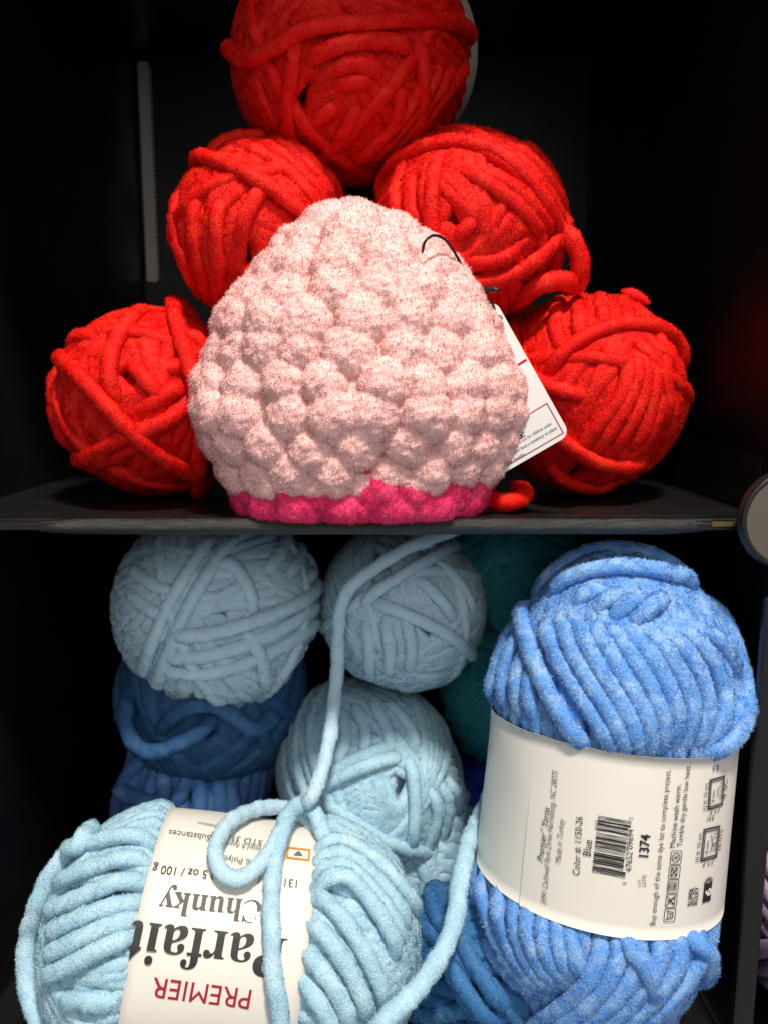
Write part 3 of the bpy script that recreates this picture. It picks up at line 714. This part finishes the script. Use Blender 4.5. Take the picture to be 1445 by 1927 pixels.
p6.line(fo, [(0, 0), (1, 0), (1, .62), (0, .62)], .09, M_INKO, True); p6.poly(fo, [(.28, .42), (.5, .12), (.72, .42), (.5, .30)], M_INKG)
p6.done(b6)
def surf6(px, py, lift):
    s_, t_ = L6.band_hit(px, py, RB6); return L6.band_pt(s_, -t_ / RB6, RB6 + lift)
# the hanging strand of the middle ball, ending in a loop that lies over the band
hang = [at(885, 985, .085), at(840, 1003, .075), at(770, 1030, .066), at(700, 1072, .064), at(650, 1118, .065), at(638, 1180, .068), at(635, 1260, .066), at(627, 1345, .052), at(612, 1430, .030), at(585, 1505, .012), surf6(556, 1550, .0105)]
loop = [surf6(x, y, z) for x, y, z in ((528, 1590, .010), (492, 1638, .007), (448, 1667, .006), (412, 1652, .006), (404, 1612, .006), (432, 1567, .006), (490, 1543, .0058), (545, 1545, .0058))]
free_strand('hanging_strand', hang + loop + [surf6(585, 1558, .002), surf6(615, 1580, -.006)], .0033, M_LB2, e2, seed=9)
free_strand('loose_strand', [surf6(x, y, z) for x, y, z in ((630, 1610, -.006), (606, 1584, .004), (590, 1566, .009), (565, 1556, .011), (537, 1575, .012), (519, 1620, .008), (511, 1690, .005), (511, 1770, .005), (519, 1850, .005), (532, 1920, .005), (548, 1990, .005))], .0036, M_LB, e6, seed=10)
free_strand('loose_strand', [at(925, 1490, .055), at(902, 1540, .034), at(880, 1590, .012), at(866, 1650, -.008), at(858, 1720, -.018), at(835, 1785, -.028), at(795, 1850, -.045), at(740, 1905, -.056), at(690, 1960, -.06)], .0040, M_LB, e6, seed=12)
free_strand('loose_strand', [at(150, 1590, .0), at(110, 1625, -.005), at(75, 1690, -.01), at(52, 1770, -.012), at(52, 1850, -.02), at(75, 1930, -.03), at(100, 1990, -.03)], .0040, M_LB, e6, seed=13)
free_strand('loose_strand', [at(180, 1552, .01), at(160, 1570, -.005), at(150, 1592, -.012), at(118, 1598, -.006)], .0040, M_LB, e6, seed=14)

# --- tall bright blue skein with paper band
top = at(1160, 1218, .022); low = at(1108, 1765, .0); a7 = nrm(top - low); c7 = (top + low) / 2 - a7 * .002
L7 = Skein(tuple(c7), 0, 0, 0, .110, axis=tuple(a7), seed=27, a=.0488, r=.0039, p=2.2)
RB7 = .0585
sB = L7.band_hit(1130, 1757, RB7)[0]; sT = L7.band_hit(1140, 1415, RB7)[0]
L7.band = (sB, sT, RB7 - .0052 - .0040)
L7.wind(layers=((.10, 0, 1),), groups=0, singles=0, wob=.01)
L7.wind(layers=((.24, math.pi, 1),), groups=1, singles=0, galpha=(.2, .4), wob=.012)
L7.series([(930, 1330), (945, 1230), (985, 1150), (1020, 1100)], [(1010, 1360), (1010, 1290), (1020, 1230), (1035, 1180)], 4, cap=4.5)
L7.series([(1040, 1130), (1075, 1230), (1130, 1330), (1180, 1440)], [(1270, 1130), (1340, 1200), (1370, 1290), (1340, 1400)], 10, cap=4.0)
L7.series([(1080, 1125), (1115, 1100), (1160, 1085)], [(1180, 1150), (1215, 1120), (1245, 1095)], 4, cap=5)
L7.series([(1290, 1080), (1350, 1160), (1385, 1260)], [(1340, 1100), (1400, 1200), (1410, 1290)], 3, cap=4)
L7.trace([(985, 1085), (1050, 1040), (1160, 1022), (1260, 1045), (1320, 1095)], cap=3.2)
L7.trace([(1000, 1110), (1060, 1062), (1165, 1040), (1270, 1062), (1310, 1095)], cap=3.4)
L7.trace([(1045, 1105), (1100, 1078), (1180, 1066), (1285, 1090)], lift=.0006, cap=4.4)
L7.trace([(1025, 1075), (1012, 1120), (1022, 1190), (1050, 1280), (1095, 1370), (1130, 1440)], lift=.0006, cap=4.4)
L7.trace([(1282, 1085), (1310, 1105), (1358, 1170), (1378, 1250), (1362, 1340), (1315, 1420)], lift=.0006, cap=4.4)
L7.series([(880, 1590), (895, 1700), (950, 1820), (1040, 1910)], [(1060, 1740), (1075, 1800), (1090, 1850), (1110, 1880)], 8, cap=4.2)
L7.series([(1130, 1760), (1120, 1830), (1070, 1900), (1000, 1950)], [(1310, 1720), (1300, 1800), (1240, 1880), (1150, 1960)], 6, cap=4.4)
L7.series([(1150, 1765), (1200, 1830), (1215, 1920)], [(1250, 1745), (1300, 1800), (1290, 1890)], 2, cap=4.8)
press(L7, sB, sT, RB7)
e7 = tag(empty('yarn_skein', (L7.C[0], L7.C[1], ZF)), 'tall bright blue skein standing upright in a cream paper band with a barcode', 'yarn', LG)
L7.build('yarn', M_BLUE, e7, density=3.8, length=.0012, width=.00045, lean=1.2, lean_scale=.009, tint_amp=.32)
seam = -L7.band_hit(990, 1560, RB7)[1] / RB7
b7 = paper_band(L7, sB, sT, RB7 - .0006, -math.pi, math.pi, e7, warp=.0010)
b7b = paper_band(L7, sB - .0004, sT + .0004, RB7, seam, seam + 3.4 if -L7.band_hit(1200, 1560, RB7)[1] / RB7 > seam else seam - 3.4, e7, name='band_overlap', thick=.0003)
p7 = mk_printer(L7, RB7)
I = .28
p7.text('Premier\u00b0 Yarns', (1022, 1623), (1035, 1520), M_INK, I, h=1.1)
p7.text('5991 Caldwell Park Drive Harrisburg, NC 28075', (1028, 1702), (1050, 1450), M_INKG, I, h=1.25)
p7.text('Made in Turkey', (1055, 1625), (1062, 1541), M_INKG, I, h=1.2)
p7.text('Color #: 1150-26', (1090, 1647), (1096, 1537), M_INK, h=1.15)
p7.text('Blue', (1111, 1611), (1114, 1581), M_INK, h=1.15)
p7.text('47652 09694', (1187, 1640), (1191, 1560), M_INK, h=1.05)
p7.text('8', (1178, 1663), (1178, 1659), M_INKG, h=1.2); p7.text('0', (1190, 1541), (1190, 1537), M_INKG, h=1.2)
p7.text('2025-03', (1123, 1561), (1124, 1543), M_INKG, h=1.2)
p7.text('1374', (1218, 1612), (1222, 1570), M_INK, 0, .02, h=1.1)
p7.text('LOT:', (1204, 1667), (1205, 1653), M_INKG, h=1.1); p7.text('LOTE', (1214, 1667), (1215, 1645), M_INKG, h=1.1)
p7.text('Buy enough of the same dye lot to complete project.', (1231, 1740), (1260, 1448), M_INK, h=1.15, track=1.05)
p7.text('Machine wash warm.', (1268, 1594), (1280, 1475), M_INK, h=1.15)
p7.text('Tumble dry gentle low heat.', (1281, 1592), (1297, 1439), M_INK, h=1.15)
p7.text('SUPER', (1300, 1703), (1304, 1669), M_INK, 0, .02, h=1.4); p7.text('BULKY', (1309, 1701), (1313, 1667), M_INK, 0, .02, h=1.4)
# barcode
fb = p7.frame((1160, 1651), (1168, 1545), 1); L_, rng_ = 1.0, np.random.default_rng(47652)
code = '101' + ''.join({'8': '0110111', '4': '0100011', '7': '0111011', '6': '0101111', '5': '0110001', '2': '0010011'}[c] for c in '847652') + '01010' + ''.join({'0': '1110010', '9': '1110100', '6': '1010000', '4': '1011100'}[c] for c in '096940') + '101'
i = 0
fb = p7.frame((1175, 1652), (1187, 1545), 1)
while i < 95:
    if code[i] == '1':
        j = i
        while j < 95 and code[j] == '1': j += 1
        y0 = 0.0 if (i < 10 or i > 84 or 45 <= i <= 49) else .045
        p7.poly(fb, [(i / 95, y0), (j / 95, y0), (j / 95, .56), (i / 95, .56)], M_INK); i = j
    else: i += 1
# care symbols in rounded frames
for k in range(5):
    f_ = p7.frame((1267 + k * 2.9, 1733 - 27 * k), (1269.6 + k * 2.9, 1708 - 27 * k), 1)
    rr = []
    for (cx2, cy2, a0) in ((.88, .12, -math.pi / 2), (.88, .80, 0), (.12, .80, math.pi / 2), (.12, .12, math.pi)): rr += arc(cx2, cy2, .12, a0, a0 + math.pi / 2, 4)
    p7.line(f_, rr, .05, M_INK, True)
    if k == 0: p7.line(f_, [(.2, .76), (.3, .22), (.7, .22), (.8, .76)], .07, M_INK); p7.line(f_, [(.2, .64), (.8, .64)], .05, M_INK); p7.line(f_, [(.38, .42), (.45, .42)], .08, M_INK); p7.line(f_, [(.55, .42), (.62, .42)], .08, M_INK)
    if k == 1: p7.line(f_, [(.2, .2), (.8, .2), (.5, .78)], .06, M_INK, True); p7.line(f_, [(.15, .15), (.85, .85)], .06, M_INK); p7.line(f_, [(.85, .15), (.15, .85)], .06, M_INK)
    if k == 2: p7.line(f_, [(.22, .3), (.78, .3), (.78, .8), (.22, .8)], .06, M_INK, True); p7.line(f_, arc(.5, .55, .17), .05, M_INK); p7.line(f_, arc(.5, .55, .03), .05, M_INK); p7.line(f_, [(.2, .18), (.8, .18)], .05, M_INK)
    if k == 3: p7.line(f_, [(.2, .25), (.8, .25), (.8, .75), (.2, .75)], .06, M_INK, True); p7.line(f_, [(.2, .25), (.8, .75)], .07, M_INK); p7.line(f_, [(.8, .25), (.2, .75)], .07, M_INK)
    if k == 4: p7.line(f_, arc(.5, .47, .33), .06, M_INK); p7.line(f_, [(.37, .28), (.5, .66), (.63, .28)], .06, M_INK); p7.line(f_, [(.42, .42), (.58, .42)], .05, M_INK)
# gauge squares
for (q0, q1, t1, t2, t3, t4, tk) in (((1346, 1612), (1352, 1553), '10 X 10 cm', '8 mm', 'US 11', '14 R', '10 STS'), ((1357, 1514), (1361, 1459), '10 X 10 cm', '8 mm', 'US L-11', '9 R', '9 SC')):
    f_ = p7.frame(q0, q1, 1)
    p7.line(f_, [(0, 0), (1, 0), (1, .86), (0, .86)], .035, M_INK, True); p7.line(f_, [(.09, .09), (.91, .09), (.91, .77), (.09, .77)], .03, M_INK, True)
    for t in np.arange(0.02, .98, .06):
        p7.line(f_, [(t, .0), (t + .05, .09)], .022, M_INK); p7.line(f_, [(t, .77), (t + .05, .86)], .022, M_INK)
    for t in np.arange(0.02, .84, .06):
        p7.line(f_, [(0, t), (.09, t + .05)], .022, M_INK); p7.line(f_, [(.91, t), (1, t + .05)], .022, M_INK)
    def ft(s, x0, y0, x1, y1, hh=1.2):
        V, Tt = text_tris(s); a, L, ex_, ey_ = f_; p = np.array([x0, y0]); q = np.array([x1, y1]); D_ = np.linalg.norm(q - p); d = (q - p) / D_; n = np.array([-d[1], d[0]])
        u0, u1 = V[:, 0].min(), V[:, 0].max(); X = p + (V[:, :1] - u0) * D_ / (u1 - u0) * d + V[:, 1:2] * D_ / (u1 - u0) * hh * n
        p7.put(a + X[:, :1] * L * ex_ + X[:, 1:2] * L * ey_, Tt, M_INK)
    ft(t1, 0, .93, .9, .93); ft(t2, .22, .54, .62, .54); ft(t3, .25, .13, .8, .13); ft(tk, .2, -.24, .85, -.24)
    ft(t4, 1.22, .75, 1.22, .40, 1.3); ft("4\" X 4\"", -.22, .75, -.22, .15, 1.3)
    p7.line(f_, [(.25, .42), (.5, .34), (.78, .46)] if tk == '10 STS' else [(.4, .40), (.68, .34)], .03, M_INK)
# yarn weight emblem: a little skein with a 6
f_ = p7.frame((1334, 1702), (1340, 1647), 1)
p7.poly(f_, [(.16, .05), (.84, .05), (.80, .22), (.80, .34), (.84, .50), (.16, .50), (.20, .34), (.20, .22)], M_INK)
for sgn, xx in ((1, .84), (-1, .16)):
    for k in range(4): p7.line(f_, arc(xx - sgn * .02, .275, .235 - .05 * k, -math.pi / 2 * sgn, math.pi / 2 * sgn, 10, sx=.72), .022, M_INK)
V, Tt = text_tris('6', 0, .04); a_, L__, ex_, ey_ = f_; kx = .26 / (V[:, 0].max() - V[:, 0].min()); X = np.stack([.37 + (V[:, 0] - V[:, 0].min()) * kx, .10 + V[:, 1] * kx * .95], 1)
p7.put(a_ + X[:, :1] * L__ * ex_ + X[:, 1:2] * L__ * ey_, Tt, M_PAPER, .0004)
p7.done(b7b)
